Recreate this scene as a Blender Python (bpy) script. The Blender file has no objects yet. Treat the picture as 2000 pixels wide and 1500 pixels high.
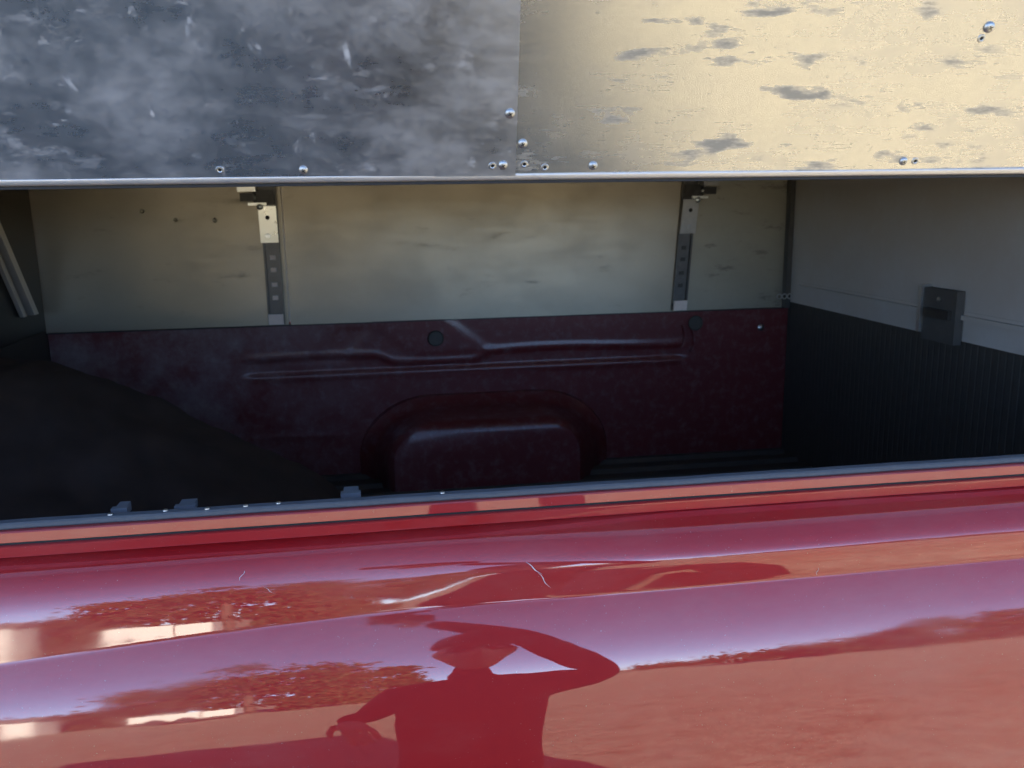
import bpy, bmesh, math, random
from mathutils import Vector, Matrix, noise
random.seed(7)
R = math.radians
S = bpy.context.scene
COL = S.collection

# ------------------------------------------------------------------ camera
ZC = 1.78                                   # lens height above the ground
YAW, PITCH, ROLL = R(8.6), R(11.7), R(0.93)
fw = Vector((math.sin(YAW)*math.cos(PITCH), math.cos(YAW)*math.cos(PITCH), -math.sin(PITCH)))
r0 = Vector((math.cos(YAW), -math.sin(YAW), 0)); u0 = r0.cross(fw)
rt = r0*math.cos(ROLL) - u0*math.sin(ROLL); up = u0*math.cos(ROLL) + r0*math.sin(ROLL)
cam = bpy.data.cameras.new('camera'); camo = bpy.data.objects.new('camera', cam); COL.objects.link(camo)
camo.matrix_world = Matrix(((rt.x, up.x, -fw.x, 0), (rt.y, up.y, -fw.y, 0), (rt.z, up.z, -fw.z, ZC), (0, 0, 0, 1)))
cam.sensor_width = 36; cam.lens = 36*1702/2000; cam.clip_start = 0.01; cam.clip_end = 2000
cam.dof.use_dof = True; cam.dof.focus_distance = 1.05; cam.dof.aperture_fstop = 10
S.camera = camo

# ------------------------------------------------------------------ light
SUN_EL, SUN_AZ = R(18), R(14)               # azimuth from +Y towards +X
w = bpy.data.worlds.new('World'); S.world = w; w.use_nodes = True
nt = w.node_tree; nt.nodes.clear()
sky = nt.nodes.new('ShaderNodeTexSky'); sky.sky_type = 'NISHITA'; sky.sun_disc = False
sky.sun_elevation = SUN_EL; sky.sun_rotation = SUN_AZ; sky.altitude = 4000; sky.air_density = .5; sky.dust_density = 0; sky.ozone_density = .8
bg = nt.nodes.new('ShaderNodeBackground'); bg.inputs[1].default_value = 0.095
wo = nt.nodes.new('ShaderNodeOutputWorld')
nt.links.new(sky.outputs[0], bg.inputs[0]); nt.links.new(bg.outputs[0], wo.inputs[0])
sun = bpy.data.lights.new('sun', 'SUN'); sun.energy = 5.0; sun.angle = R(0.5); sun.color = (1, .89, .71)
suno = bpy.data.objects.new('sun', sun); COL.objects.link(suno)
sd = Vector((math.sin(SUN_AZ)*math.cos(SUN_EL), math.cos(SUN_AZ)*math.cos(SUN_EL), math.sin(SUN_EL)))
suno.rotation_euler = sd.to_track_quat('Z', 'Y').to_euler(); suno.location = (0, 0, 20)
S.view_settings.view_transform = 'Standard'; S.view_settings.look = 'None'
S.view_settings.exposure = 2.85; S.view_settings.gamma = 1.0; S.view_settings.use_curve_mapping = False
S.render.engine = 'CYCLES'
S.cycles.max_bounces = 12; S.cycles.diffuse_bounces = 6; S.cycles.glossy_bounces = 8

# ------------------------------------------------------------------ material helpers
class NT:
    def __init__(s, name):
        s.m = bpy.data.materials.new(name); s.m.use_nodes = True
        s.t = s.m.node_tree; s.b = s.t.nodes['Principled BSDF']
        s.co = s.t.nodes.new('ShaderNodeTexCoord').outputs['Object']
    def n(s, typ, **kw):
        x = s.t.nodes.new(typ)
        for k, v in kw.items(): setattr(x, k, v)
        return x
    def l(s, a, b): s.t.links.new(a, b)
    def put(s, sock, v):
        if hasattr(v, 'node'): s.l(v, sock)
        else: sock.default_value = v
    def mapped(s, scale=(1, 1, 1), rot=(0, 0, 0), loc=(0, 0, 0), src=None):
        m = s.n('ShaderNodeMapping'); s.l(src or s.co, m.inputs[0])
        m.inputs['Scale'].default_value = scale; m.inputs['Rotation'].default_value = rot; m.inputs['Location'].default_value = loc
        return m.outputs[0]
    def noise(s, scale, detail=4, rough=.6, vec=None, dist=0, dim=None):
        x = s.n('ShaderNodeTexNoise'); s.l(vec or s.co, x.inputs['Vector'])
        x.inputs['Scale'].default_value = scale; x.inputs['Detail'].default_value = detail
        x.inputs['Roughness'].default_value = rough; x.inputs['Distortion'].default_value = dist
        return x.outputs['Fac']
    def ramp(s, v, a, b, lo=0., hi=1.):
        x = s.n('ShaderNodeMapRange', interpolation_type='SMOOTHSTEP'); s.l(v, x.inputs[0])
        x.inputs[1].default_value = a; x.inputs[2].default_value = b; x.inputs[3].default_value = lo; x.inputs[4].default_value = hi
        return x.outputs[0]
    def math(s, op, a, b=0.):
        x = s.n('ShaderNodeMath', operation=op); s.put(x.inputs[0], a); s.put(x.inputs[1], b); return x.outputs[0]
    def mix(s, f, a, b):
        x = s.n('ShaderNodeMix', data_type='RGBA'); s.put(x.inputs[0], f)
        for i, c in ((6, a), (7, b)): s.put(x.inputs[i], (*c, 1) if isinstance(c, tuple) and len(c) == 3 else c)
        return x.outputs[2]
    def mixf(s, f, a, b):
        x = s.n('ShaderNodeMix', data_type='FLOAT'); s.put(x.inputs[0], f); s.put(x.inputs[2], a); s.put(x.inputs[3], b); return x.outputs[0]
    def bump(s, h, strength=.3, dist=.001):
        x = s.n('ShaderNodeBump'); s.put(x.inputs['Height'], h); x.inputs['Strength'].default_value = strength
        x.inputs['Distance'].default_value = dist; s.l(x.outputs[0], s.b.inputs['Normal']); return x.outputs[0]
    def xyz(s, src=None):
        x = s.n('ShaderNodeSeparateXYZ'); s.l(src or s.co, x.inputs[0]); return x.outputs
    def set(s, **kw):
        names = dict(color='Base Color', rough='Roughness', metal='Metallic', spec='Specular IOR Level', coat='Coat Weight', coatr='Coat Roughness', emit='Emission Color')
        for k, v in kw.items():
            if isinstance(v, tuple) and len(v) == 3: v = (*v, 1)
            s.put(s.b.inputs[names.get(k, k)], v)
        return s.m

def plain(name, color, rough=.6, metal=0., var=.25, scale=40, **kw):
    t = NT(name); n = t.noise(scale, 5)
    dk = tuple(c*(1-var) for c in color); lt = tuple(min(1, c*(1+var)) for c in color)
    t.bump(t.noise(scale*6, 3), .15, .001)
    return t.set(color=t.mix(n, dk, lt), rough=t.mixf(n, max(.05, rough-.08), min(1, rough+.08)), metal=metal, **kw)

def paint_material(name, shade_haze_dust=False):
    t = NT(name)
    n = t.noise(3, 3)
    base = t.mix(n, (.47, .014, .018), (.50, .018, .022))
    x = t.xyz()
    if shade_haze_dust:                                           # lens-flare haze painted into the cab end of the bed wall, plus scattered dust
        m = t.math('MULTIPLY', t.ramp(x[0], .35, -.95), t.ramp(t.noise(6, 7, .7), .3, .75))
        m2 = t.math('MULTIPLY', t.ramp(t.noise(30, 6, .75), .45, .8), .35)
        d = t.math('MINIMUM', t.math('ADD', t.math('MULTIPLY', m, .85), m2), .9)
        base = t.mix(d, (.125, .012, .013), (.27, .23, .235))  # same red darkened so its colour carries the shade inside the bed
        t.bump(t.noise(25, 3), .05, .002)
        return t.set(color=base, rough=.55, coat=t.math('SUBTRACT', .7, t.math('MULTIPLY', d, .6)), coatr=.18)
    sp = t.ramp(t.noise(420, 2, .5), .70, .78)           # dust specks
    sp2 = t.math('MULTIPLY', t.ramp(t.noise(9, 4), .35, .6), sp)
    haze = t.math('MULTIPLY', t.ramp(t.noise(5, 8, .7, t.mapped((.5, 1, 1.6))), .40, .75), .10)
    dust = t.math('ADD', t.math('MULTIPLY', sp2, .6), haze)
    base = t.mix(dust, base, (.55, .42, .36))
    b = t.bump(t.noise(190, 2, .5), .02, .0006)
    b2 = t.n('ShaderNodeBump'); t.l(t.noise(14, 2, .5), b2.inputs['Height']); b2.inputs['Strength'].default_value = .03; b2.inputs['Distance'].default_value = .004
    t.l(b2.outputs[0], t.b.inputs['Coat Normal'])
    return t.set(color=base, rough=.55, spec=.2, coat=1., coatr=t.math('ADD', .012, t.math('MULTIPLY', haze, .8)), **{'Coat IOR': 1.9})

def sheet_material(name, base=(.62, .61, .6), r=(.2, .36), smear=.55, scuff=.55, off=0., dirt=(.42, .41, .38), seed=0., ox=.42, met=1., spk=.12):
    t = NT(name)
    big = t.noise(3.2, 5, .6, t.mapped(loc=(seed, seed, 0)))
    cloud = t.noise(7, 9, .74, t.mapped((.8, 1, 1), (0, 0, .3), (seed+3, 0, 0)))
    fine = t.noise(42, 5, .68, t.mapped((.5, 1, 1), (0, 0, .5), (0, seed, 0)))
    grain = t.noise(90, 4, .7, t.mapped((.06, 1, 1)))
    region = t.ramp(t.noise(4.5, 3, .5, t.mapped(loc=(11.3+seed, 2, 1))), .36, .50)
    # rubbed horizontal smears, feathered by fine noise
    sm = t.ramp(t.math('ADD', t.noise(21, 6, .66, t.mapped((.30, 1.6, 1.3), (0, 0, .02), (seed*2, 5, 0)), .2), t.math('MULTIPLY', t.math('SUBTRACT', fine, .5), .5)), .565-off*.2, .73-off*.2)
    sm = t.math('MULTIPLY', sm, region)
    # short pale scuffs in two directions and chalky patches
    sc = t.ramp(t.noise(30, 6, .65, t.mapped((1.3, .7, 1), (0, 0, .9), (seed, 9, 4)), .3), .60, .74)
    sc2 = t.ramp(t.noise(44, 6, .7, t.mapped((.4, 1.4, 1), (0, 0, .25), (3, seed, 1)), .1), .62, .72)
    chalk = t.math('MULTIPLY', t.ramp(t.noise(11, 7, .75, t.mapped((.8, 1.2, 1), (0, 0, 0), (seed, 1, 6))), .52, .68), t.ramp(fine, .38, .68))
    sp = t.ramp(t.noise(120, 3, .5), .66, .80)
    sc = t.math('MAXIMUM', t.math('MAXIMUM', sc, t.math('MULTIPLY', sc2, .8)), t.math('MAXIMUM', t.math('MULTIPLY', sp, spk), t.math('MULTIPLY', chalk, .7)))
    oxide = t.math('MULTIPLY', t.math('MULTIPLY', t.ramp(cloud, .36, .70), t.ramp(fine, .2, .8, .5, 1.)), ox)
    d = t.math('MAXIMUM', t.math('MAXIMUM', t.math('MULTIPLY', sm, smear), t.math('MULTIPLY', sc, scuff)), oxide)
    col = t.mix(d, t.mix(big, base, tuple(c*1.12 for c in base)), dirt)
    rough = t.math('ADD', t.mixf(cloud, r[0], r[1]), t.math('MULTIPLY', grain, .12))
    rough = t.math('ADD', rough, t.math('MULTIPLY', d, .3))
    return t.set(color=col, rough=rough, metal=t.math('MULTIPLY', met, t.math('SUBTRACT', 1., t.math('MULTIPLY', d, .9))))

M = {}
M['paint'] = paint_material('red_paint')
M['bed_paint'] = paint_material('shaded_hazy_dusty_red_paint', True)
M['sheet_a'] = sheet_material('scuffed_aluminium', (.58, .59, .62), (.16, .28), .25, .85, 0., (.66, .66, .67), 1.3, .5, 1., .5)
M['sheet_b'] = sheet_material('smeared_aluminium', (.74, .73, .71), (.14, .24), .75, .15, .13, (.28, .26, .21), 4.1, .15)
M['wall_sheet'] = sheet_material('dull_aluminium', (.36, .315, .245), (.28, .38), .35, .10, -.10, (.18, .17, .14), 9., .15, .85)
M['wall_marked'] = sheet_material('marked_aluminium', (.40, .375, .30), (.36, .48), .6, .1, .06, (.10, .09, .08), 12., .12, .7)
M['end_sheet'] = sheet_material('grey_aluminium', (.5, .46, .41), (.45, .6), .3, .3, 0., (.62, .61, .59), 17., .5, .25)
M['lip'] = plain('folded_aluminium_edge', (.74, .7, .66), .42, .7, .1, 30)
M['zinc'] = plain('zinc_plated_steel', (.66, .66, .64), .4, 1., .12, 80)
M['white_zinc'] = plain('pale_zinc_plate', (.88, .88, .82), .3, .9, .04, 50)
M['dark_steel'] = plain('dark_steel', (.06, .058, .055), .42, .8, .4, 60)
M['channel'] = plain('grey_channel_steel', (.12, .115, .11), .4, .9, .35, 50)
M['track_plate'] = plain('weathered_zinc_plate', (.42, .41, .39), .4, .8, .2, 50)
M['post_grey'] = plain('grey_painted_steel', (.085, .08, .072), .6, .1, .3, 40)
M['hole'] = plain('hole_dark', (.012, .011, .01), .9)
M['block'] = plain('pale_plastic', (.8, .68, .6), .55, 0, .12, 90)
M['liner'] = plain('black_bed_liner', (.055, .049, .041), .6, 0, .5, 35)
M['foam'] = plain('grey_foam_tape', (.12, .13, .145), .75, 0, .22, 120)
M['rubber'] = plain('black_rubber', (.018, .018, .02), .6, 0, .4, 60)
M['stand_in_tarp'] = plain('brown_stand_in_tarp', (.045, .030, .024), .7, 0, .6, 14)
M['strap'] = plain('grey_green_webbing', (.06, .085, .075), .8, 0, .4, 70)
M['scrap'] = plain('pale_grey_clip', (.15, .165, .18), .7, 0, .3, 70)
M['scratch'] = plain('bare_scratch', (.75, .72, .74), .5, 0, .15, 200)
M['skin'] = plain('skin', (.7, .43, .31), .5, 0, .1, 60)
M['shirt'] = plain('dark_shirt', (.018, .017, .02), .85, 0, .3, 60)
M['jeans'] = plain('dark_trousers', (.035, .037, .048), .85, 0, .3, 60)
M['cap'] = plain('dark_cap', (.015, .014, .015), .7, 0, .3, 60)
M['lens'] = plain('dark_lens', (.008, .008, .008), .08)
M['phone'] = plain('black_phone', (.012, .012, .014), .2)
M['white'] = plain('white_siding', (.78, .77, .74), .6, 0, .05, 5)
M['roof'] = plain('grey_roof', (.18, .17, .17), .8, 0, .2, 5)
M['glass'] = plain('dark_glass', (.03, .035, .04), .08)
M['bark'] = plain('bark', (.1, .075, .055), .9, 0, .4, 6)
M['leaf_a'] = plain('autumn_foliage', (.1, .085, .035), .7, 0, .5, 1.5)
M['leaf_b'] = plain('green_foliage', (.05, .065, .025), .7, 0, .5, 1.5)

# ground: dry mown grass
t = NT('dry_grass')
g1 = t.noise(.22, 6, .6); g2 = t.noise(9, 8, .75); g3 = t.noise(1.6, 5, .65)
c = t.mix(t.ramp(g2, .3, .7), (.27, .24, .17), (.6, .55, .43)); c = t.mix(t.ramp(g3, .42, .7, 0, .7), c, (.32, .29, .2)); c = t.mix(t.ramp(g1, .35, .75, 0, .5), c, (.44, .40, .30))
c = t.mix(t.ramp(t.noise(3.3, 9, .78), .52, .66, 0, .75), c, (.17, .15, .09)); c = t.mix(t.ramp(t.noise(21, 4, .7), .56, .7, 0, .7), c, (.7, .65, .52))
t.bump(t.noise(24, 6, .8), .8, .06)
M['grass'] = t.set(color=c, rough=.95, spec=.05)

# ------------------------------------------------------------------ object helpers
def link(name, me, mats, parent=None, smooth=False, loc=None):
    o = bpy.data.objects.new(name, me); COL.objects.link(o)
    for m in (mats if isinstance(mats, (list, tuple)) else [mats]):
        me.materials.append(M[m])
    if smooth:
        for p in me.polygons: p.use_smooth = True
    if parent: o.parent = parent
    if loc is not None: o.location = loc
    return o
def from_bm(name, bm, mats, parent=None, smooth=False, loc=None, bevel=0):
    if bevel:
        bmesh.ops.bevel(bm, geom=[e for e in bm.edges if len(e.link_faces) == 2 and e.calc_face_angle(0) > .6], offset=bevel, segments=2, affect='EDGES', clamp_overlap=True)
    bmesh.ops.recalc_face_normals(bm, faces=bm.faces)
    me = bpy.data.meshes.new(name); bm.to_mesh(me); bm.free()
    o = link(name, me, mats, parent, smooth, loc)
    if smooth: me.set_sharp_from_angle(angle=R(38))
    return o
def add_box(bm, lo, hi):
    vs = [bm.verts.new((x, y, z)) for x in (lo[0], hi[0]) for y in (lo[1], hi[1]) for z in (lo[2], hi[2])]
    for f in ((0, 1, 3, 2), (4, 6, 7, 5), (0, 4, 5, 1), (2, 3, 7, 6), (0, 2, 6, 4), (1, 5, 7, 3)): bm.faces.new([vs[i] for i in f])
    return vs
def box(name, lo, hi, mat, parent=None, bevel=0):
    bm = bmesh.new(); add_box(bm, lo, hi); return from_bm(name, bm, mat, parent, bevel > 0, None, bevel)
def lathe(bm, prof, seg=16, axis=Matrix.Identity(4)):
    rings = []
    for r_, h in prof:
        if r_ < 1e-6: rings.append([bm.verts.new(axis @ Vector((0, 0, h)))])
        else: rings.append([bm.verts.new(axis @ Vector((r_*math.cos(2*math.pi*i/seg), r_*math.sin(2*math.pi*i/seg), h))) for i in range(seg)])
    for a, b in zip(rings, rings[1:]):
        for i in range(seg):
            j = (i+1) % seg
            if len(a) == 1: bm.faces.new((a[0], b[i], b[j]))
            elif len(b) == 1: bm.faces.new((a[i], a[j], b[0]))
            else: bm.faces.new((a[i], a[j], b[j], b[i]))
def extrude_profile(bm, prof, x0, x1, nx=1, closed=True, fx=None):
    xs = [x0+(x1-x0)*i/nx for i in range(nx+1)]
    cols = [[bm.verts.new((x, y + (fx(x) if fx else 0), z)) for y, z in prof] for x in xs]
    n = len(prof)
    for a, b in zip(cols, cols[1:]):
        for i in range(n if closed else n-1):
            j = (i+1) % n; bm.faces.new((a[i], a[j], b[j], b[i]))
    if closed:
        bm.faces.new(cols[0]); bm.faces.new(list(reversed(cols[-1])))
def empty(name, loc=(0, 0, 0)):
    o = bpy.data.objects.new(name, None); COL.objects.link(o); o.location = loc; o.empty_display_size = .1; return o
def tag(o, label=None, cat=None, group=None, kind=None):
    if label: o['label'] = label
    if cat: o['category'] = cat
    if group: o['group'] = group
    if kind: o['kind'] = kind
    return o
def lerp_table(tab, v):
    if v <= tab[0][0]: return tab[0][1]
    for (a, fa), (b, fb) in zip(tab, tab[1:]):
        if v <= b:
            u = (v-a)/(b-a); return fa+(fb-fa)*u
    return tab[-1][1]
def sstep(a, b, v):
    u = max(0., min(1., (v-a)/(b-a))); return u*u*(3-2*u)

# ------------------------------------------------------------------ ground
bm = bmesh.new()
vs = [bm.verts.new(p) for p in ((-900, -900, 0), (900, -900, 0), (900, 900, 0), (-900, 900, 0))]; bm.faces.new(vs)
tag(from_bm('ground', bm, 'grass'), kind='structure')

# ------------------------------------------------------------------ the truck
X0, X1 = -.925, 1.285           # inside of the bed, cab end and tailgate end
YN, YF = 1.0, 2.6               # near opening, far inside wall
FLOOR = ZC-.80
truck = empty('pickup_truck', (0, 1.8, 0))
tag(truck, 'glossy red pickup truck bed mirroring a field, sky and photographer', 'truck')
TP = Matrix.Translation((0, -1.8, 0))
def tchild(o, parent=None):
    o.parent = parent or truck
    o.matrix_parent_inverse = (parent or truck).matrix_world.inverted() if False else (TP if parent is None else Matrix.Identity(4))
    return o

# outer bed side: tilt of the panel's normal by drop below the lens (degrees), integrated downwards
UPPER = [(.379, 66), (.3888, 62), (.3945, 54), (.3985, 42), (.4030, 34), (.4144, 22.5), (.4235, 17.5), (.4317, 14.8), (.4472, 13.2), (.4603, 12.4), (.60, 11.5)]
LOWER = [(.45, 28.5), (.467, 26.8), (.4755, 25.7), (.4883, 23.6), (.5189, 19.5), (.5492, 15.3), (.5935, 11), (.6547, 6), (.72, 2), (.83, -3), (1.0, -9), (1.2, -16)]
UPPER_R = [(.379, 66), (.3888, 62), (.3945, 55), (.3985, 48), (.4055, 42), (.4144, 30), (.4235, 8), (.4317, -12), (.4420, -21), (.4603, -23), (.60, -23)]
def crease(x): return .4635 + .030*sstep(.05, -.75, x) - .002*sstep(.2, .9, x)
def tilt(x, d):
    k = sstep(crease(x)-.003, crease(x)+.004, d)
    e = sstep(.02, .42, x)
    return (lerp_table(UPPER, d)*(1-e) + lerp_table(UPPER_R, d)*e)*(1-k) + lerp_table(LOWER, d)*k
drops = []
d = .379
while d < 1.14:
    drops.append(d); d += .0006 if d < .51 else (.003 if d < .75 else .02)
bm = bmesh.new(); cols = []
NX = 130
for i in range(NX+1):
    x = -2.2 + 4.05*i/NX
    # dense columns in the part in view
    u = i/NX; x = -2.2 + 1.2*min(1, u/.1) if u < .1 else (-1.0 + 2.3*(u-.1)/.8 if u < .9 else 1.3 + .12*(u-.9)/.1)
    col = [bm.verts.new((x, 1.045, ZC-.3768))]
    y, pd = 1.0, .379
    # anchor the lower panel so that it stays straight along the truck
    ys = []
    for dd in drops:
        y -= math.tan(R(tilt(x, dd)))*(dd-pd); pd = dd; ys.append(y)
    ref = [q for q, dd in zip(ys, drops) if dd > .56][0]
    for yy, dd in zip(ys, drops):
        yy = yy + (.9155-ref)
        # shallow ding on the shoulder
        g = math.exp(-((x-.165)/.035)**2 - ((dd-.452)/.012)**2)
        g2 = math.exp(-((x-.11)/.06)**2 - ((dd-.462)/.008)**2)
        col.append(bm.verts.new((x, yy + .0012*g + .0005*g2, ZC-dd)))
    cols.append(col)
for a, b in zip(cols, cols[1:]):
    for i in range(len(a)-1): bm.faces.new((a[i], b[i], b[i+1], a[i+1]))
side = from_bm('bed_side_panel', bm, 'paint', None, True); tchild(side)

# far bed wall with pressed beads
def far_depth(x, z):            # metres proud (towards the camera) of the wall plane
    h = ZC-z
    dep = 0.
    top = .445 + .004*math.sin(x*9) - (.022*sstep(-.02, .04, x)*(1-sstep(.28, .33, x)) if True else 0)*-1
    bot = .483
    end = sstep(-.42, -.36, x)*(1-sstep(.91, .97, x))
    band = sstep(top-.007, top+.006, h)*(1-sstep(bot-.006, bot+.006, h))
    dep -= .016*band*end
    dep += .010*math.exp(-((h-bot-.012)/.010)**2)*end + .007*math.exp(-((h-top+.012)/.010)**2)*end
    # slanted stamping left of centre
    q = x + (h-.36)*.9
    dep -= .010*sstep(-.16, -.12, q)*(1-sstep(-.06, -.02, q))*(1-sstep(.43, .46, h))*sstep(.345, .37, h)
    q2 = (x-.0) - (h-.34)*1.3
    dep += .008*sstep(-.06, .0, q2)*(1-sstep(.18, .24, q2))*(1-sstep(.43, .45, h))
    dep += .006*math.exp(-((h-.68-.02*x)/.010)**2)*(1-sstep(-.18, -.08, x))
    return dep*.32
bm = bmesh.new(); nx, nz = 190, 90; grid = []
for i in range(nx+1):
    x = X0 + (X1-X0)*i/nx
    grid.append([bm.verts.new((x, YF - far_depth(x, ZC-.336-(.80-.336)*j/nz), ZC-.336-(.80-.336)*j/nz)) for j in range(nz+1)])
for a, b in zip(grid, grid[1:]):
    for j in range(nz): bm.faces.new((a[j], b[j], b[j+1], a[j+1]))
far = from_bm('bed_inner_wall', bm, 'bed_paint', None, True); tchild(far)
for hx, hz in ((.163, .392), (.975, .375)):
    bm = bmesh.new(); lathe(bm, [(0, 0), (.020, 0), (.022, .002), (.024, .0)], 20, Matrix.Translation((hx, YF-.012, ZC-hz)) @ Matrix.Rotation(R(90), 4, 'X'))
    tchild(from_bm('stake_hole', bm, 'liner', None, True))
bm = bmesh.new(); lathe(bm, [(.010, 0), (.010, .004), (.006, .008), (0, .009)], 14, Matrix.Translation((1.195, YF-.001, ZC-.398)) @ Matrix.Rotation(R(90), 4, 'X'))
tchild(from_bm('bolt', bm, 'zinc', None, True))
# small pressed hook shapes at the tailgate end of the bead
for hx, hz, s in ((.925, .415, 1), (.955, .43, 1)):
    bm = bmesh.new(); pr = None
    for k in range(9):
        a = R(-60+15*k); c = Vector((hx+.018*math.cos(a)*s, YF-.006, ZC-hz+.04*math.sin(a)))
        ring = [bm.verts.new(c+Vector((.005*math.cos(b), .007*math.sin(b), 0))) for b in [math.pi*2*q/6 for q in range(6)]]
        if pr: [bm.faces.new((pr[q], pr[(q+1) % 6], ring[(q+1) % 6], ring[q])) for q in range(6)]
        pr = ring
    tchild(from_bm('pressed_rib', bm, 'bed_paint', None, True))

# wheel housing
def rrect(x0, x1, z0, z1, r0, n=10):
    pts = [(x0, z0)]
    for k in range(n+1):
        a = math.pi - (math.pi/2)*k/n; pts.append((x0+r0[0]+r0[0]*math.cos(a), z1-r0[1]+r0[1]*math.sin(a)))
    for k in range(n+1):
        a = math.pi/2 - (math.pi/2)*k/n; pts.append((x1-r0[0]+r0[0]*math.cos(a), z1-r0[1]+r0[1]*math.sin(a)))
    pts.append((x1, z0)); return pts
bm = bmesh.new()
secs = [(YF+.002, rrect(-.08, .695, FLOOR-.01, ZC-.564, (.22, .19))), (YF-.014, rrect(-.075, .69, FLOOR-.01, ZC-.567, (.22, .19))),
        (YF-.03, rrect(-.045, .66, FLOOR-.01, ZC-.588, (.20, .17))), (YF-.06, rrect(-.03, .645, FLOOR-.01, ZC-.598, (.19, .16))),
        (YF-.17, rrect(.0, .585, FLOOR-.01, ZC-.606, (.12, .12))), (YF-.195, rrect(.012, .57, FLOOR-.01, ZC-.613, (.10, .10))),
        (YF-.205, rrect(.022, .56, FLOOR-.01, ZC-.626, (.09, .09)))]
rows = [[bm.verts.new((x, y, z)) for x, z in pts] for y, pts in secs]
for a, b in zip(rows, rows[1:]):
    for i in range(len(a)-1): bm.faces.new((a[i], a[i+1], b[i+1], b[i]))
bm.faces.new(rows[-1])
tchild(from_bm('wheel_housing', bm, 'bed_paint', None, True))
# floor with corrugations running along the bed
bm = bmesh.new(); prof = []
y = YN+.06
while y < YF:
    prof += [(y, FLOOR), (y+.045, FLOOR), (y+.055, FLOOR-.012), (y+.085, FLOOR-.012)]; y += .095
prof.append((YF+.02, FLOOR))
extrude_profile(bm, prof, X0-.02, X1+.02, 1, False)
tchild(from_bm('bed_floor', bm, 'liner'))
# near inner wall, rail cap
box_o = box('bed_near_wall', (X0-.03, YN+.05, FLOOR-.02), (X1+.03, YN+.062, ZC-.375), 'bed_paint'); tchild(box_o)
box_o = box('bed_rail', (X0-.06, YN+.012, ZC-.3745), (X1+.06, YN+.075, ZC-.3715), 'paint'); tchild(box_o)
# tailgate (ribbed black liner) and cab-end bulkhead
bm = bmesh.new(); prof = []
y = YN+.062
pts = []
while y < YF:
    pts += [(X1, y), (X1, y+.014), (X1+.0007, y+.018), (X1+.0007, y+.02)]; y += .022
lo = [bm.verts.new((x, min(q, YF), FLOOR-.02)) for x, q in pts]; hi = [bm.verts.new((x, min(q, YF), ZC-.3166)) for x, q in pts]
for i in range(len(pts)-1): bm.faces.new((lo[i], lo[i+1], hi[i+1], hi[i]))
tchild(from_bm('tailgate_liner', bm, 'liner'))
box_o = box('tailgate', (X1+.008, YN-.0, FLOOR-.12), (X1+.06, YF+.1, ZC-.30), 'paint', None, .006); tchild(box_o)
box_o = box('front_bulkhead', (X0-.05, YN+.065, FLOOR-.05), (X0-.003, YF+.02, ZC-.33), 'liner'); tchild(box_o)
box_o = box('far_bed_side', (-2.2, YF+.04, .44), (X1+.06, YF+.12, ZC-.30), 'paint', None, .02); tchild(box_o)
box_o = box('bumper', (X1+.07, .98, .45), (X1+.2, 2.66, .68), 'zinc', None, .02); tchild(box_o)
for fy in (1.35, 2.2):
    box_o = box('frame_rail', (-3.2, fy, .52), (X1+.05, fy+.08, .72), 'rubber', None, .01); tchild(box_o)
# cab standing to the left of the frame
bm = bmesh.new()
cabp = [(.96, .62), (.93, 1.1), (.96, 1.36), (1.10, 1.99), (1.2, 2.05), (2.4, 2.05), (2.5, 1.99), (2.64, 1.36), (2.67, 1.1), (2.64, .62)]
extrude_profile(bm, cabp, -3.3, -1.06)
cab = from_bm('cab', bm, 'paint', None, False, None, .03); tchild(cab)
bm = bmesh.new(); add_box(bm, (-1.055, 1.3, 1.42), (-1.045, 2.3, 1.88)); tchild(from_bm('rear_window', bm, 'glass'))
for wx in (.33, -3.9):
    for wy in (1.12, 2.5):
        bm = bmesh.new(); lathe(bm, [(.2, -.12), (.36, -.13), (.40, -.10), (.41, 0), (.40, .10), (.36, .13), (.2, .12), (.19, -.12)], 32, Matrix.Translation((wx, wy, .41)) @ Matrix.Rotation(R(90), 4, 'X'))
        tchild(from_bm('tyre', bm, 'rubber', None, True))
# bare scratches on the shoulder
def side_y(x, dd):
    y, pd = 1.0, .379
    ys = []
    for q in drops:
        y -= math.tan(R(tilt(x, q)))*(q-pd); pd = q; ys.append(y)
    ref = [q for q, e in zip(ys, drops) if e > .56][0]
    for q, e in zip(ys, drops):
        if e >= dd: return q + (.9155-ref) + .0012*math.exp(-((x-.165)/.035)**2 - ((e-.452)/.012)**2)
def scratch(p, q, wid):
    bm = bmesh.new(); n = 7; L = []; Rr = []
    for k in range(n):
        u = k/(n-1); x = p[0]+(q[0]-p[0])*u + .0012*math.sin(u*7); dd = p[1]+(q[1]-p[1])*u
        ww = wid*math.sin(math.pi*(.12+.82*u))*(.6+.4*math.sin(u*11+p[0]*40)**2)
        y = side_y(x, dd)-.0004
        L.append(bm.verts.new((x-ww, y, ZC-dd))); Rr.append(bm.verts.new((x+ww, y, ZC-dd)))
    for k in range(n-1): bm.faces.new((L[k], Rr[k], Rr[k+1], L[k+1]))
    tchild(from_bm('scratch', bm, 'scratch'))
scratch((.158, .417), (.176, .432), .0009); scratch((.172, .430), (.186, .450), .0006)
scratch((-.166, .4055), (-.172, .415), .0005); scratch((-.145, .424), (-.133, .432), .0004)
scratch((.525, .450), (.526, .462), .0004)

# ------------------------------------------------------------------ the topper
topper = empty('truck_topper', (0, 1.8, ZC-.35))
tag(topper, 'bare aluminium truck topper with its side door lifted open', 'topper')
TT = Matrix.Translation((0, -1.8, -(ZC-.35)))
def pchild(o, parent=None):
    o.parent = parent or topper
    if parent is None: o.matrix_parent_inverse = TT
    return o
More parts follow.
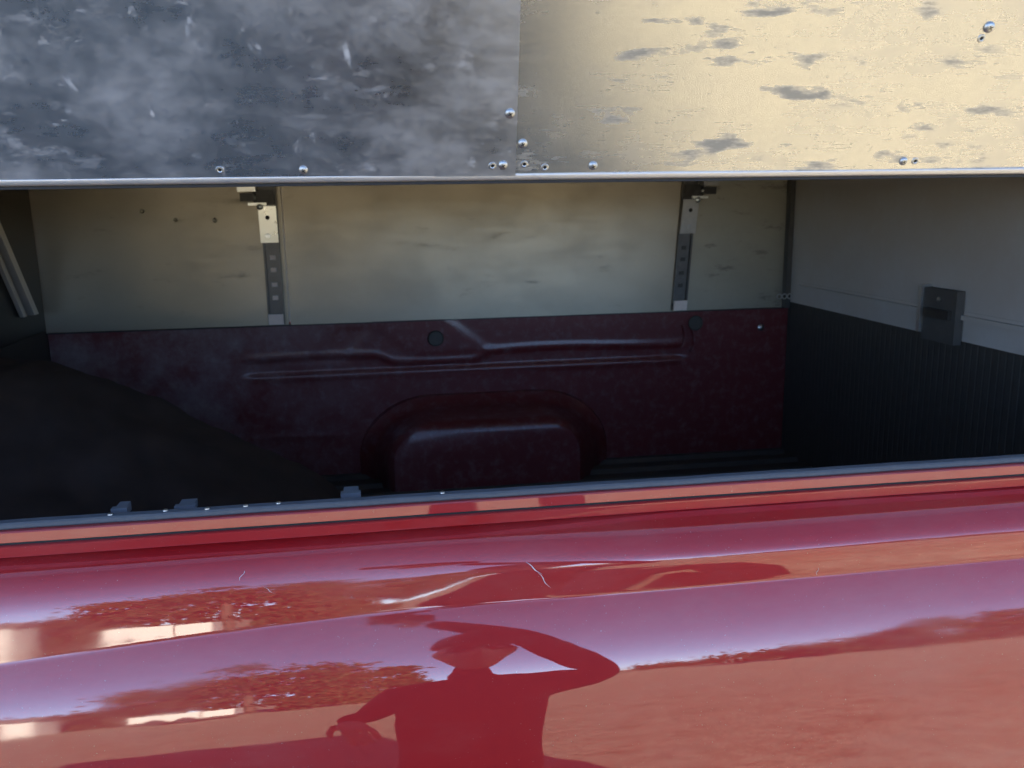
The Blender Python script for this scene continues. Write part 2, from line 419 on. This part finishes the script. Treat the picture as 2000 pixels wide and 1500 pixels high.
# sill: red painted base rail with a groove, grey foam tape on top
bm = bmesh.new()
z = lambda dd: ZC-dd
SF = lambda x: .0006*math.sin(x*5)+.0003*math.sin(x*23)
extrude_profile(bm, [(1.03, z(.349)), (.9978, z(.349)), (.9940, z(.3492)), (.9922, z(.3505)), (.9908, z(.3612)), (.9925, z(.3618)), (.9925, z(.3637)), (.9872, z(.3642)), (.9857, z(.3652)), (.9858, z(.3662)), (.9884, z(.3765)), (.9890, z(.3777)), (.9905, z(.3772)), (.9925, z(.3705)), (1.03, z(.3705))], X0-.06, X1+.06, 40, True, SF)
sill = from_bm('base_rail', bm, 'paint'); pchild(sill)
bm = bmesh.new(); extrude_profile(bm, [(.9912, z(.36165)), (.9912, z(.36385)), (.9923, z(.36385)), (.9923, z(.36165))], X0-.05, X1+.05, 40, True, SF); pchild(from_bm('rail_groove', bm, 'rubber'))
bm = bmesh.new()
prof = [(1.0, z(.3488)), (.9985, z(.347)), (.9990, z(.3435)), (1.0012, z(.3415)), (1.011, z(.3410)), (1.014, z(.343)), (1.014, z(.3488))]
extrude_profile(bm, prof, X0-.04, X1+.04, 120, True, lambda x: .0005*math.sin(x*31)+.0004*math.sin(x*77+1))
tape = from_bm('foam_tape', bm, 'foam', None, False); pchild(tape)
for rx in (-.315, -.255, -.208, -.165, -.128, .065):
    bm = bmesh.new(); lathe(bm, [(.0032, 0), (.003, .0012), (.0015, .002), (0, .0022)], 12, Matrix.Translation((rx, 1.0055+.002*math.sin(rx*40), z(.3411))))
    pchild(from_bm('rivet', bm, 'zinc', None, True))
# clips holding the rail, inside the tape
for cx, wdt, hh in ((-.313, .018, .002), (-.239, .024, .0), (-.045, .024, .003)):
    bm = bmesh.new(); add_box(bm, (cx-wdt/2, 1.031, z(.36)), (cx+wdt/2, 1.040, z(.345-hh))); add_box(bm, (cx-wdt/2+.003, 1.0405, z(.355)), (cx+wdt/2-.003, 1.060, z(.346-hh)))
    pchild(from_bm('rail_clip', bm, 'scrap', None, False, None, .0015))

# far wall of the topper: three aluminium sheets
for a, b, m, yy in ((X0-.008, -.262, 'wall_sheet', YF), (-.258, .93, 'wall_sheet', YF-.002), (.934, X1-.001, 'wall_marked', YF)):
    bm = bmesh.new(); lo = -.337; hi = .15
    pts = [(a, lo), (b, lo), (b, hi), (a, hi)]
    f1 = [bm.verts.new((x, yy, ZC+q)) for x, q in pts]; f2 = [bm.verts.new((x, yy+.004, ZC+q)) for x, q in pts]
    bm.faces.new(f1)
    bm.faces.new(f2[::-1])
    for i in range(4): bm.faces.new((f1[i], f1[(i+1) % 4], f2[(i+1) % 4], f2[i]))
    s = from_bm('wall_sheet', bm, m); pchild(s)
    if a == X0-.008:
        for hx, hz in ((-.553, -.03), (-.447, -.033), (-.64, -.005)):
            bm = bmesh.new(); lathe(bm, [(0, 0), (.004, 0), (.006, .0015), (.007, 0)], 12, Matrix.Translation((hx, yy-.0005, ZC+hz)) @ Matrix.Rotation(R(90), 4, 'X'))
            h = from_bm('drill_hole', bm, 'wall_marked', None, True); h.parent = s
box_o = box('far_sill', (X0-.02, YF-.006, ZC-.3395), (X1+.005, YF+.05, ZC-.3372), 'rubber'); pchild(box_o)
# tailgate-end wall
bm = bmesh.new()
def zf(q): return ZC+q
add_box(bm, (X1-.006, YN+.03, zf(-.3165)), (X1-.001, YF-.0005, zf(.15)))
endw = from_bm('end_wall', bm, 'end_sheet'); pchild(endw)
bm = bmesh.new(); add_box(bm, (X1-.016, YN+.04, zf(-.268)), (X1-.0062, YF-.09, zf(-.258))); add_box(bm, (X1-.0085, YN+.04, zf(-.257)), (X1-.0063, YF-.09, zf(-.250)))
pchild(from_bm('end_wall_rib', bm, 'end_sheet'), endw)
bm = bmesh.new(); add_box(bm, (X1-.022, YF-.028, zf(-.336)), (X1-.007, YF-.002, zf(.15)))
pchild(from_bm('corner_post', bm, 'post_grey', None, True, None, .006))
# latch on the end wall
bm = bmesh.new(); add_box(bm, (X1-.030, 1.742, zf(-.325)), (X1-.0105, 1.86, zf(-.205)))
lt = from_bm('end_latch', bm, 'post_grey', None, True, None, .004); pchild(lt)
bm = bmesh.new(); add_box(bm, (X1-.036, 1.861, zf(-.31)), (X1-.0107, 1.872, zf(-.20))); pchild(from_bm('latch_plate', bm, 'zinc', None, True, None, .003), lt)
bm = bmesh.new(); add_box(bm, (X1-.04, 1.755, zf(-.27)), (X1-.0305, 1.845, zf(-.25))); pchild(from_bm('latch_bar', bm, 'channel', None, True, None, .002), lt)
bm = bmesh.new(); lathe(bm, [(.006, 0), (.006, .003), (0, .006)], 12, Matrix.Translation((X1-.031, 1.80, zf(-.228))) @ Matrix.Rotation(R(-90), 4, 'Y')); pchild(from_bm('screw', bm, 'zinc', None, True), lt)
# short chain links in the corner
for k in range(3):
    bm = bmesh.new(); cx = X1-.052+.017*k
    mj = 14; mn = 6; rr = []
    for i in range(mj):
        a = 2*math.pi*i/mj; rr.append([bm.verts.new((cx+(.0075+.002*math.cos(b))*math.cos(a), YF-.045+.002*math.sin(b), zf(-.297)+(.0075+.002*math.cos(b))*math.sin(a))) for b in [2*math.pi*q/mn for q in range(mn)]])
    for i in range(mj):
        for q in range(mn): bm.faces.new((rr[i][q], rr[(i+1) % mj][q], rr[(i+1) % mj][(q+1) % mn], rr[i][(q+1) % mn]))
    pchild(from_bm('chain_link', bm, 'zinc', None, True))
BR0, BR1 = (ZC-.27, 2.47), (ZC+.12, 2.20)
# cab-end wall with an aluminium angle
bm = bmesh.new(); add_box(bm, (X0-.03, YN+.03, zf(-.328)), (X0-.002, YF-.0035, zf(.15))); pchild(from_bm('cab_end_wall', bm, 'dark_steel'))
bm = bmesh.new()
for (dy, wy, wx) in ((0, .030, .020), (-.045, .022, .010)):
    vs = add_box(bm, (X0+.0, 0, 0), (X0+wx, wy, 1))
    for v in vs: v.co = Vector((v.co.x, BR0[1]+dy+v.co.y + (BR1[1]-BR0[1])*v.co.z, BR0[0] + (BR1[0]-BR0[0])*v.co.z))
pchild(from_bm('angle_brace', bm, 'lip', None, True, None, .002))
# roof and header
bm = bmesh.new()
extrude_profile(bm, [(YN+.012, zf(.045)), (YN+.012, zf(.145)), (YN+.06, zf(.17)), (YF-.06, zf(.17)), (YF+.03, zf(.145)), (YF+.03, zf(-.33)), (YF+.012, zf(-.33)), (YF+.012, zf(.135)), (YN+.03, zf(.135)), (YN+.03, zf(.045))], X0-.035, X1+.01)
pchild(from_bm('roof', bm, 'lip'))

# slide latches on the far wall
def dome_screw(parent, pos, rotm, r_, name='screw'):
    bm = bmesh.new(); ax = Matrix.Translation(pos) @ rotm
    lathe(bm, [(r_, 0), (r_*.98, r_*.18), (r_*.8, r_*.42), (r_*.45, r_*.58), (0, r_*.63)], 16, ax)
    for f in bm.faces: f.material_index = 0
    for a in (.5, .5+math.pi/2):
        vs = add_box(bm, (-r_*.42, -r_*.075, r_*.45), (r_*.42, r_*.075, r_*.645))
        for v in vs: v.co = ax @ (Matrix.Rotation(a, 4, 'Z') @ v.co)
        for f in bm.faces:
            if all(v in vs for v in f.verts): f.material_index = 1
    for f in bm.faces: f.smooth = f.material_index == 0
    bmesh.ops.recalc_face_normals(bm, faces=bm.faces)
    me = bpy.data.meshes.new(name); bm.to_mesh(me); bm.free()
    o = link(name, me, ['zinc', 'dark_steel']); 
    if parent is None: pchild(o)
    else: o.parent = parent
    return o
FACE = Matrix.Rotation(R(90), 4, 'X')      # +Z -> -Y
def latch(cx, mirror, lean, plate_mat):
    y = YF-.003
    sg = -1 if mirror else 1
    bm = bmesh.new()
    def sh(bm_):
        for v in bm_.verts: v.co = Vector((cx + sg*v.co.x + lean*(v.co.z-(ZC-.15)), v.co.y, v.co.z))
    # channel: base strip with two raised edges
    add_box(bm, (-.020, y-.004, zf(-.333)), (.026, y, zf(.06)))
    add_box(bm, (-.020, y-.014, zf(-.31)), (-.015, y-.0045, zf(.06))); add_box(bm, (.020, y-.014, zf(-.31)), (.026, y-.0045, zf(.06)))
    sh(bm); tr = from_bm('latch_track', bm, 'channel'); pchild(tr)
    for zz in (-.135, -.17, -.212, -.25):
        bm = bmesh.new(); add_box(bm, (-.004, y-.0062, zf(zz-.012)), (.012, y-.0043, zf(zz)))
        sh(bm); from_bm('track_slot', bm, 'block' if not mirror else 'dark_steel').parent = tr
    bm = bmesh.new(); vs_ = add_box(bm, (-.024, y-.020, zf(-.098)), (.025, y-.0145, zf(.004)))
    for v in vs_:
        if v.co.z > zf(-.05): v.co.y -= .007      # plate stands off at the top
    sh(bm); from_bm('slide_plate', bm, plate_mat, None, True, None, .003).parent = tr
    bm = bmesh.new(); lathe(bm, [(0, 0), (.0045, 0), (.006, .001), (.006, 0)], 12, Matrix.Translation((0, y-.0255, zf(-.028))) @ FACE); sh(bm); from_bm('plate_hole', bm, 'hole').parent = tr
    bm = bmesh.new(); lathe(bm, [(.008, 0), (.0075, .0015), (0, .0022)], 14, Matrix.Translation((-.003, y-.0218, zf(-.08))) @ FACE); sh(bm); from_bm('plate_rivet', bm, plate_mat, None, True).parent = tr
    bm = bmesh.new(); lathe(bm, [(.009, 0), (.0085, .004), (.005, .007), (0, .008)], 14, Matrix.Translation((-.018, y-.029, zf(.002))) @ FACE); sh(bm); from_bm('pivot_bolt', bm, 'white_zinc', None, True).parent = tr
    # dark body, spring pin and pull tab
    bm = bmesh.new(); add_box(bm, (-.035, y-.024, zf(.010)), (.022, y-.0145, zf(.048))); sh(bm); from_bm('latch_body', bm, 'dark_steel', None, True, None, .003).parent = tr
    bm = bmesh.new(); add_box(bm, (-.05, y-.03, zf(.006)), (-.0, y-.0245, zf(.0135))); sh(bm); from_bm('latch_tongue', bm, 'white_zinc', None, True, None, .002).parent = tr
    bm = bmesh.new(); lathe(bm, [(.0, 0), (.007, 0), (.008, .002), (.008, .034), (.005, .04), (0, .04)], 14, Matrix.Translation((-.066, y-.034, zf(.028))) @ Matrix.Rotation(R(90), 4, 'Y')); sh(bm); from_bm('spring_pin', bm, 'zinc', None, True).parent = tr
    bm = bmesh.new(); add_box(bm, (-.068, y-.045, zf(.018)), (-.030, y-.0425, zf(.040))); sh(bm); from_bm('pin_bracket', bm, 'dark_steel', None, True, None, .002).parent = tr
    bm = bmesh.new(); add_box(bm, (-.073, y-.05, zf(.044)), (-.024, y-.02, zf(.085))); sh(bm); from_bm('pull_tab', bm, plate_mat, None, True, None, .004).parent = tr
    bm = bmesh.new(); add_box(bm, (-.018, y-.022, zf(-.332)), (.024, y-.0145, zf(-.302))); sh(bm); from_bm('end_stop', bm, 'block', None, True, None, .002).parent = tr
latch(-.299, False, -.002, 'white_zinc'); latch(.935, True, .07, 'track_plate')

# the lifted side door, hinged along the top of the opening
DE = R(63); HY, HZ = YN-.002, ZC+.0315
dd_ = Vector((0, -math.cos(DE), math.sin(DE))); dn = Vector((0, -math.sin(DE), -math.cos(DE)))    # along the door, face towards the ground
DR = Matrix(((1, 0, 0, 0), (0, dd_.y, dn.y, HY), (0, dd_.z, dn.z, HZ), (0, 0, 0, 1)))              # local x = along truck, y = up the door, z = out of the face
door = bpy.data.objects.new('side_door', None)
def door_sheet(xa, xb, off, m, skew=0.):
    bm = bmesh.new(); nxx, nyy = 60, 26; thick = .0016
    g = []
    for i in range(nxx+1):
        colv = []
        for j in range(nyy+1):
            t_ = .40*j/nyy; x = xa+(xb-xa)*i/nxx
            if skew: x += skew*t_*(1 if i == 0 or True else 0)*((xb-x)/(xb-xa) if skew and xa > -.5 else (x-xa)/(xb-xa))
            wv = .0011*noise.noise(Vector((x*3.1, t_*4.2, off*900))) + .0004*noise.noise(Vector((x*11, t_*13, 3)))
            colv.append(bm.verts.new((x, t_, off+wv*sstep(0, .03, t_))))
        g.append(colv)
    for a, b in zip(g, g[1:]):
        for j in range(nyy): bm.faces.new((a[j], b[j], b[j+1], a[j+1]))
    r_ = bmesh.ops.extrude_face_region(bm, geom=bm.faces[:])
    for v in [e for e in r_['geom'] if isinstance(e, bmesh.types.BMVert)]: v.co.z -= thick
    o = from_bm('door_sheet', bm, m, None, True); pchild(o); o.matrix_basis = DR
    return o
sheetA = door_sheet(X0-.02, .1585, .0022, 'sheet_a', -.03)
sheetB = door_sheet(.140, X1+.02, .0, 'sheet_b')
# folded edge along the hinge side
bm = bmesh.new()
prof = [(1.0000, zf(.0258)), (.998, zf(.0264)), (.9968, zf(.0277)), (.9953, zf(.0310)), (.9955, zf(.0322)), (.9966, zf(.0329)), (1.008, zf(.0329)), (1.008, zf(.0258))]
extrude_profile(bm, prof, X0-.02, X1+.02, 60, True, lambda x: .0007*math.sin(x*4.1)+.0004*math.sin(x*13))
pchild(from_bm('door_edge', bm, 'lip', None, True))
bm = bmesh.new(); add_box(bm, (X0-.01, 1.003, zf(.0225)), (X1+.01, 1.011, zf(.0262))); pchild(from_bm('shadow_gap_strip', bm, 'rubber'))  # black strip added to draw the shadow gap under the door edge
def on_door(px, t_): return Vector((px, t_, 0))
for sh_, lst in ((sheetA, ((.1483, 0.0722, .0056), (.1436, 0.0132, .0054), (-.074, 0.0098, .005))), (sheetB, ((.1644, 0.0373, .0056), (.2472, 0.0105, .0054), (.6285, 0.0123, .005), (.674, 0.1677, .0062)))):
    for sx, st, sr in lst:
        zz = .0024 if sh_ is sheetA else .0004
        o = dome_screw(sh_, Vector((sx, st, zz)), Matrix.Identity(4), sr)
for sh_, lst in ((sheetA, ((-.161, 0.0107), (.1318, 0.0122))), (sheetB, ((.168, 0.0129), (.1917, 0.0089), (.644, 0.0121), (.670, 0.1557)))):
    for sx, st in lst:
        zz = .0026 if sh_ is sheetA else .0006
        bm = bmesh.new(); lathe(bm, [(0, 0), (.0018, 0), (.0026, .0006), (.0040, .0003), (.0046, -.0004)], 14, Matrix.Translation((sx, st, zz)))
        for f in bm.faces: f.material_index = 0 if max(v.co.xy.__sub__(Vector((sx, st))).length for v in f.verts) < .0022 else 1
        bmesh.ops.recalc_face_normals(bm, faces=bm.faces)
        me = bpy.data.meshes.new('drill_hole'); bm.to_mesh(me); bm.free()
        link('drill_hole', me, ['hole', 'zinc']).parent = sh_

# ------------------------------------------------------------------ things lying in the bed
# made-up dark heap at the cab end, shaped to the wedge clear of flare haze
bm = bmesh.new(); n1, n2 = 90, 40; g = []; TZ = {}
for i in range(n1+1):
    u = i/n1; x = X0+.012 + u*.98
    ridge = lerp_table([(-.95, -.272), (-.79, -.284), (-.73, -.297), (-.69, -.312), (-.49, -.404), (-.34, -.487), (-.222, -.552), (-.156, -.583), (-.125, -.61), (-.10, -.645), (-.06, -.72), (0, -.79), (.1, -.797)], x)
    cv = []
    for j in range(n2+1):
        v = j/n2; y = 1.10 + v*.95
        prof_ = sstep(0, .16, v)*(.55+.45*sstep(.1, .85, v))*(1-sstep(.9, 1.0, v))
        h = FLOOR+.006 + (ridge+.80)*prof_
        wr = -.014+.016*noise.noise(Vector((x*5, y*6, 1)))+.012*noise.noise(Vector((x*13, y*10, 4)))+.006*noise.noise(Vector((x*34, y*26, 7)))+.010*abs(noise.noise(Vector((x*4+y*7, y*2-x*3, 9))))
        h += wr*prof_*min(1, (ridge+.80)*6)
        h = max(FLOOR+.003, h); TZ[(i, j)] = Vector((x, y, h))
        cv.append(bm.verts.new((x, y, h)))
    g.append(cv)
for a, b in zip(g, g[1:]):
    for j in range(n2): bm.faces.new((a[j], b[j], b[j+1], a[j+1]))
tag(from_bm('stand_in_tarp', bm, 'stand_in_tarp', None, True), 'made-up dark brown heap filling the dark wedge in the corner of the truck bed', 'stand_in_tarp')

# ------------------------------------------------------------------ person taking the picture (seen mirrored in the paint)
def skin_mesh(name, verts, edges, radii, mat, parent, sub=2, root=0):
    me = bpy.data.meshes.new(name); me.from_pydata([Vector(v) for v in verts], edges, []); me.update()
    o = bpy.data.objects.new(name, me); COL.objects.link(o); o.parent = parent
    sk = o.modifiers.new('skin', 'SKIN'); sk.use_smooth_shade = True
    for i, d_ in enumerate(me.skin_vertices[0].data):
        r_ = radii[i]; d_.radius = r_ if isinstance(r_, tuple) else (r_, r_); d_.use_root = (i == root)
    s = o.modifiers.new('sub', 'SUBSURF'); s.levels = sub; s.render_levels = sub
    me.materials.append(M[mat])
    return o
person = empty('person', (.165, -.16, 0))
tag(person, 'person in dark cap and dark shirt with one arm raised, mirrored in the red paint', 'person')
PX, PY = .0, .0
HT = ZC-.15                       # top of the cap
sz = ZC-.55                       # shoulder height
# body: trunk, legs, arms in one figure
V = [(0, 0, sz-.52), (0, .0, sz-.36), (0, 0, sz-.20), (0, -.01, sz-.04), (0, .0, sz+.06), (.01, .02, sz+.17),
     (.16, 0, sz-.03), (.33, .03, sz+.0), (.13, .10, sz+.33), (-.09, .13, sz+.50),
     (-.16, 0, sz-.03), (-.235, -.06, sz-.14), (-.275, .12, sz-.13),
     (.10, 0, sz-.60), (.12, .0, .52), (.12, -.02, .08), (.13, .14, .04),
     (-.10, 0, sz-.60), (-.12, .0, .52), (-.12, -.02, .08), (-.13, .14, .04)]
E_ = [(0, 1), (1, 2), (2, 3), (3, 4), (4, 5), (3, 6), (6, 7), (7, 8), (8, 9), (3, 10), (10, 11), (11, 12), (0, 13), (13, 14), (14, 15), (15, 16), (0, 17), (17, 18), (18, 19), (19, 20)]
RD = [(.185, .12), (.175, .12), (.20, .125), (.15, .10), .05, .042, .088, .066, .05, .034, .075, .045, .032, .095, .06, .045, .04, .095, .06, .045, .04]
skin_mesh('body', V, E_, RD, 'shirt', person)
# head
bm = bmesh.new(); hc = Vector((.02, .03, HT-.15)); HS = 1.18
bmesh.ops.create_uvsphere(bm, u_segments=32, v_segments=24, radius=1)
for v in bm.verts:
    x, y, zz = v.co
    ty = math.atan2(x, y)
    sx = .074*(1-.22*sstep(0, -1, zz)); sy = .095*(1-.12*sstep(.1, -1, zz))
    p = Vector((x*sx, y*sy, zz*.118))
    if y > 0:
        p.y += .020*math.exp(-(x/.16)**2-((zz+.12)/.16)**2)          # nose
        p.y -= .010*math.exp(-((abs(x)-.38)/.16)**2-((zz-.08)/.13)**2)   # eye sockets
        p.y += .007*math.exp(-(x/.3)**2-((zz+.48)/.09)**2) - .004*math.exp(-(x/.3)**2-((zz+.40)/.03)**2)
        p.y += .010*math.exp(-(x/.3)**2-((zz+.85)/.15)**2)           # chin
    p.x += .012*math.copysign(1, x)*math.exp(-((abs(x)-.98)/.12)**2-((zz-.0)/.22)**2)   # ears
    v.co = Matrix.Rotation(R(6), 3, 'X') @ p * HS + hc
from_bm('head', bm, 'skin', person, True)
bm = bmesh.new(); bmesh.ops.create_uvsphere(bm, u_segments=28, v_segments=16, radius=1)
bmesh.ops.delete(bm, geom=[v for v in bm.verts if v.co.z < -.12], context='VERTS')
for v in bm.verts: v.co = Vector((v.co.x*.088, v.co.y*.108-.004, v.co.z*.088))*HS + hc + Vector((0, 0, .058))
from_bm('cap', bm, 'cap', person, True)
bm = bmesh.new(); A = []; B = []
for k in range(13):
    a = R(15+150*k/12); A.append(bm.verts.new(hc+HS*Vector((.084*math.cos(a), .07+.035*math.sin(a), .056)))); B.append(bm.verts.new(hc+HS*Vector((.08*math.cos(a), .085+.06*math.sin(a), .056-.010*abs(math.cos(a))))))
for k in range(12): bm.faces.new((A[k], A[k+1], B[k+1], B[k]))
r_ = bmesh.ops.extrude_face_region(bm, geom=bm.faces[:])
for v in [e for e in r_['geom'] if isinstance(e, bmesh.types.BMVert)]: v.co.z -= .004
from_bm('cap_peak', bm, 'cap', person, True)
for sx in (-1, 1):
    bm = bmesh.new(); bmesh.ops.create_uvsphere(bm, u_segments=16, v_segments=10, radius=1)
    for v in bm.verts: v.co = Vector((v.co.x*.03+sx*.034, v.co.y*.012+.089-.012*abs(v.co.x), v.co.z*.019+.012))*HS + hc
    from_bm('sunglass_lens', bm, 'lens', person, True)
# hands: raised one round the phone, other one hanging forward
def hand(base, fdir, side, parent, spread=.019):
    fdir = Vector(fdir).normalized(); side = Vector(side).normalized(); nrm = fdir.cross(side).normalized()
    b = Vector(base)
    V = [b, b+fdir*.045, b+fdir*.085]; E2 = [(0, 1), (1, 2)]; RR = [(.024, .016), (.038, .014), (.036, .012)]
    for k, ln in enumerate((.066, .076, .071, .055)):
        o = side*(spread*(k-1.5)); i = len(V)
        p0 = b+fdir*.088+o
        V += [p0, p0+fdir*ln*.45+nrm*.006, p0+fdir*ln*.75+nrm*.02, p0+fdir*ln*.92+nrm*.038]
        E2 += [(2, i), (i, i+1), (i+1, i+2), (i+2, i+3)]; RR += [.0095, .009, .008, .0065]
    i = len(V); p0 = b+fdir*.03-side*.036
    V += [p0, p0+fdir*.03-side*.022+nrm*.01, p0+fdir*.055-side*.026+nrm*.022]; E2 += [(1, i), (i, i+1), (i+1, i+2)]; RR += [.013, .011, .008]
    return skin_mesh('hand', V, E2, RR, 'skin', parent, 2, 1)
hand((-.09, .13, sz+.50), (-.6, .05, .3), (0, -.2, 1), person)
hand((-.275, .12, sz-.13), (.25, .6, -.6), (1, .1, .2), person)
# phone just behind the lens
bm = bmesh.new()
for sx in (0,):
    vs = add_box(bm, (-.06, -.037, .004), (.10, .037, .012))
ph = from_bm('phone', bm, 'phone', None, True, None, .003)
ph.matrix_world = camo.matrix_world
tag(ph, 'black phone held up in the raised hand, mirrored in the shoulder of the red panel', 'phone')

# ------------------------------------------------------------------ what the paint mirrors: trees, a white shed and trailer across the field
def tree(x, y, h, rad, mat, label, n=2600, leaf=.26):
    root = empty('tree', (x, y, 0)); tag(root, label, 'tree', None)
    bm = bmesh.new(); lathe(bm, [(.22*h/9, 0), (.15*h/9, h*.3), (.08*h/9, h*.7), (0, h*.9)], 8)
    for k in range(6):
        a = random.uniform(0, 6.28); z0 = h*random.uniform(.25, .55); L = rad*random.uniform(.6, .9)
        ax = Matrix.Translation((0, 0, z0)) @ Matrix.Rotation(a, 4, 'Z') @ Matrix.Rotation(R(random.uniform(35, 60)), 4, 'Y'); lathe(bm, [(.07*h/9, 0), (.03*h/9, L*.6), (0, L)], 5, ax)
    from_bm('trunk', bm, 'bark', root, True)
    vs, fs = [], []
    clumps = [(random.uniform(-.75, .75)*rad, random.uniform(-.75, .75)*rad, h*random.uniform(.08, .86), rad*random.uniform(.28, .5)) for _ in range(22)]
    for k in range(n):
        cx, cy, cz, cr = random.choice(clumps)
        p = Vector((random.gauss(0, .5), random.gauss(0, .5), random.gauss(0, .45)))*cr + Vector((cx, cy, cz))
        a = Vector((random.gauss(0, 1), random.gauss(0, 1), random.gauss(0, 1))).normalized(); b = a.orthogonal().normalized(); s = leaf*random.uniform(.5, 1.2)
        i = len(vs); vs += [p-a*s, p+b*s*.6, p+a*s, p-b*s*.6]; fs.append((i, i+1, i+2, i+3))
    me = bpy.data.meshes.new('crown'); me.from_pydata(vs, [], fs); me.update()
    link('crown', me, mat, root)
def polar(az, dist): return (dist*math.sin(R(az)), .93-dist*math.cos(R(az)))
TL = [(-24, 40, 3.4, 2.8, 'a'), (-20, 42, 3.0, 2.6, 'b'), (-17, 38, 3.6, 2.6, 'a'), (-13, 34, 7.4, 2.8, 'a'), (-9, 33, 10.0, 3.2, 'b'), (-6, 34, 8.8, 2.6, 'a'), (-3.2, 35, 8.2, 2.0, 'a'), (-.4, 36, 7.6, 1.4, 'b'), (-29, 42, 4, 3, 'b')]
for k, (az, di, h, rd, kd) in enumerate(TL):
    x, y = polar(az, di); tree(x, y, h, rd, 'leaf_'+kd, 'bushy tree across the field, number %s from the left in the paint reflection' % ['third', 'fourth', 'fifth', 'sixth', 'seventh', 'eighth', 'ninth', 'tenth', 'second'][k] if False else ['tree left of the white shed', 'tree behind the white shed', 'tree right of the white shed', 'tall brownish tree behind the white trailer', 'tallest green tree of the mirrored clump', 'brownish tree right of the tallest green one', 'brownish tree beside the mirrored left elbow', 'small green tree at the end of the mirrored clump', 'leftmost green tree of the mirrored clump'][k])
RB = [(30, 52, 5.5, 3.6), (34.5, 50, 7.6, 4.0), (38.5, 52, 8.2, 3.6), (42.5, 54, 7.5, 3.6), (26.5, 64, 4.2, 3.8), (22, 80, 3.4, 4.4), (17, 110, 2.8, 5.0), (12, 130, 2.2, 5.5), (47, 52, 7.5, 4)]
RL = ['bush left of the rounded right-hand trees', 'rounded dark tree first of the right-hand group', 'rounded dark tree at the middle of the right-hand group', 'dark tree at the right edge of the mirrored field', 'low dark bush on the mirrored horizon', 'small far bush on the mirrored horizon', 'faint far thicket on the mirrored horizon', 'faintest thicket beside the mirrored raised elbow', 'dark tree beyond the right edge of the mirrored field']
for (az, di, h, rd), lb in zip(RB, RL):
    x, y = polar(az, di); tree(x, y, h, rd, 'leaf_b', lb, 1800, .34)
# white shed
x, y = polar(-22.2, 33); sh = empty('shed', (x, y, 0)); tag(sh, 'white shed with grey roof across the field', 'shed')
bm = bmesh.new(); add_box(bm, (-1.3, -1.2, 0), (1.3, 1.2, 2.2)); from_bm('wall', bm, 'white', sh)
bm = bmesh.new(); extrude_profile(bm, [(-1.4, 2.2), (1.4, 2.2), (0, 3.0)], -1.45, 1.45); from_bm('roof', bm, 'roof', sh)
bm = bmesh.new(); add_box(bm, (-.4, 1.202, .02), (.4, 1.24, 1.9)); from_bm('door', bm, 'roof', sh)
x, y = polar(-12.8, 27); tr = empty('trailer', (x, y, 0)); tag(tr, 'low white trailer parked across the field', 'trailer')
bm = bmesh.new(); add_box(bm, (-1.35, -.8, .38), (.55, .8, 1.2)); from_bm('box_body', bm, 'white', tr, True, None, .05)
bm = bmesh.new(); add_box(bm, (.62, -.8, .38), (1.5, .8, 1.1)); from_bm('front_box', bm, 'white', tr, True, None, .05)
for wx in (-.6, .2):
    bm = bmesh.new(); lathe(bm, [(0, -.1), (.3, -.1), (.32, 0), (.3, .1), (0, .1)], 18, Matrix.Translation((wx, .85, .32)) @ Matrix.Rotation(R(90), 4, 'X')); from_bm('wheel', bm, 'rubber', tr, True)
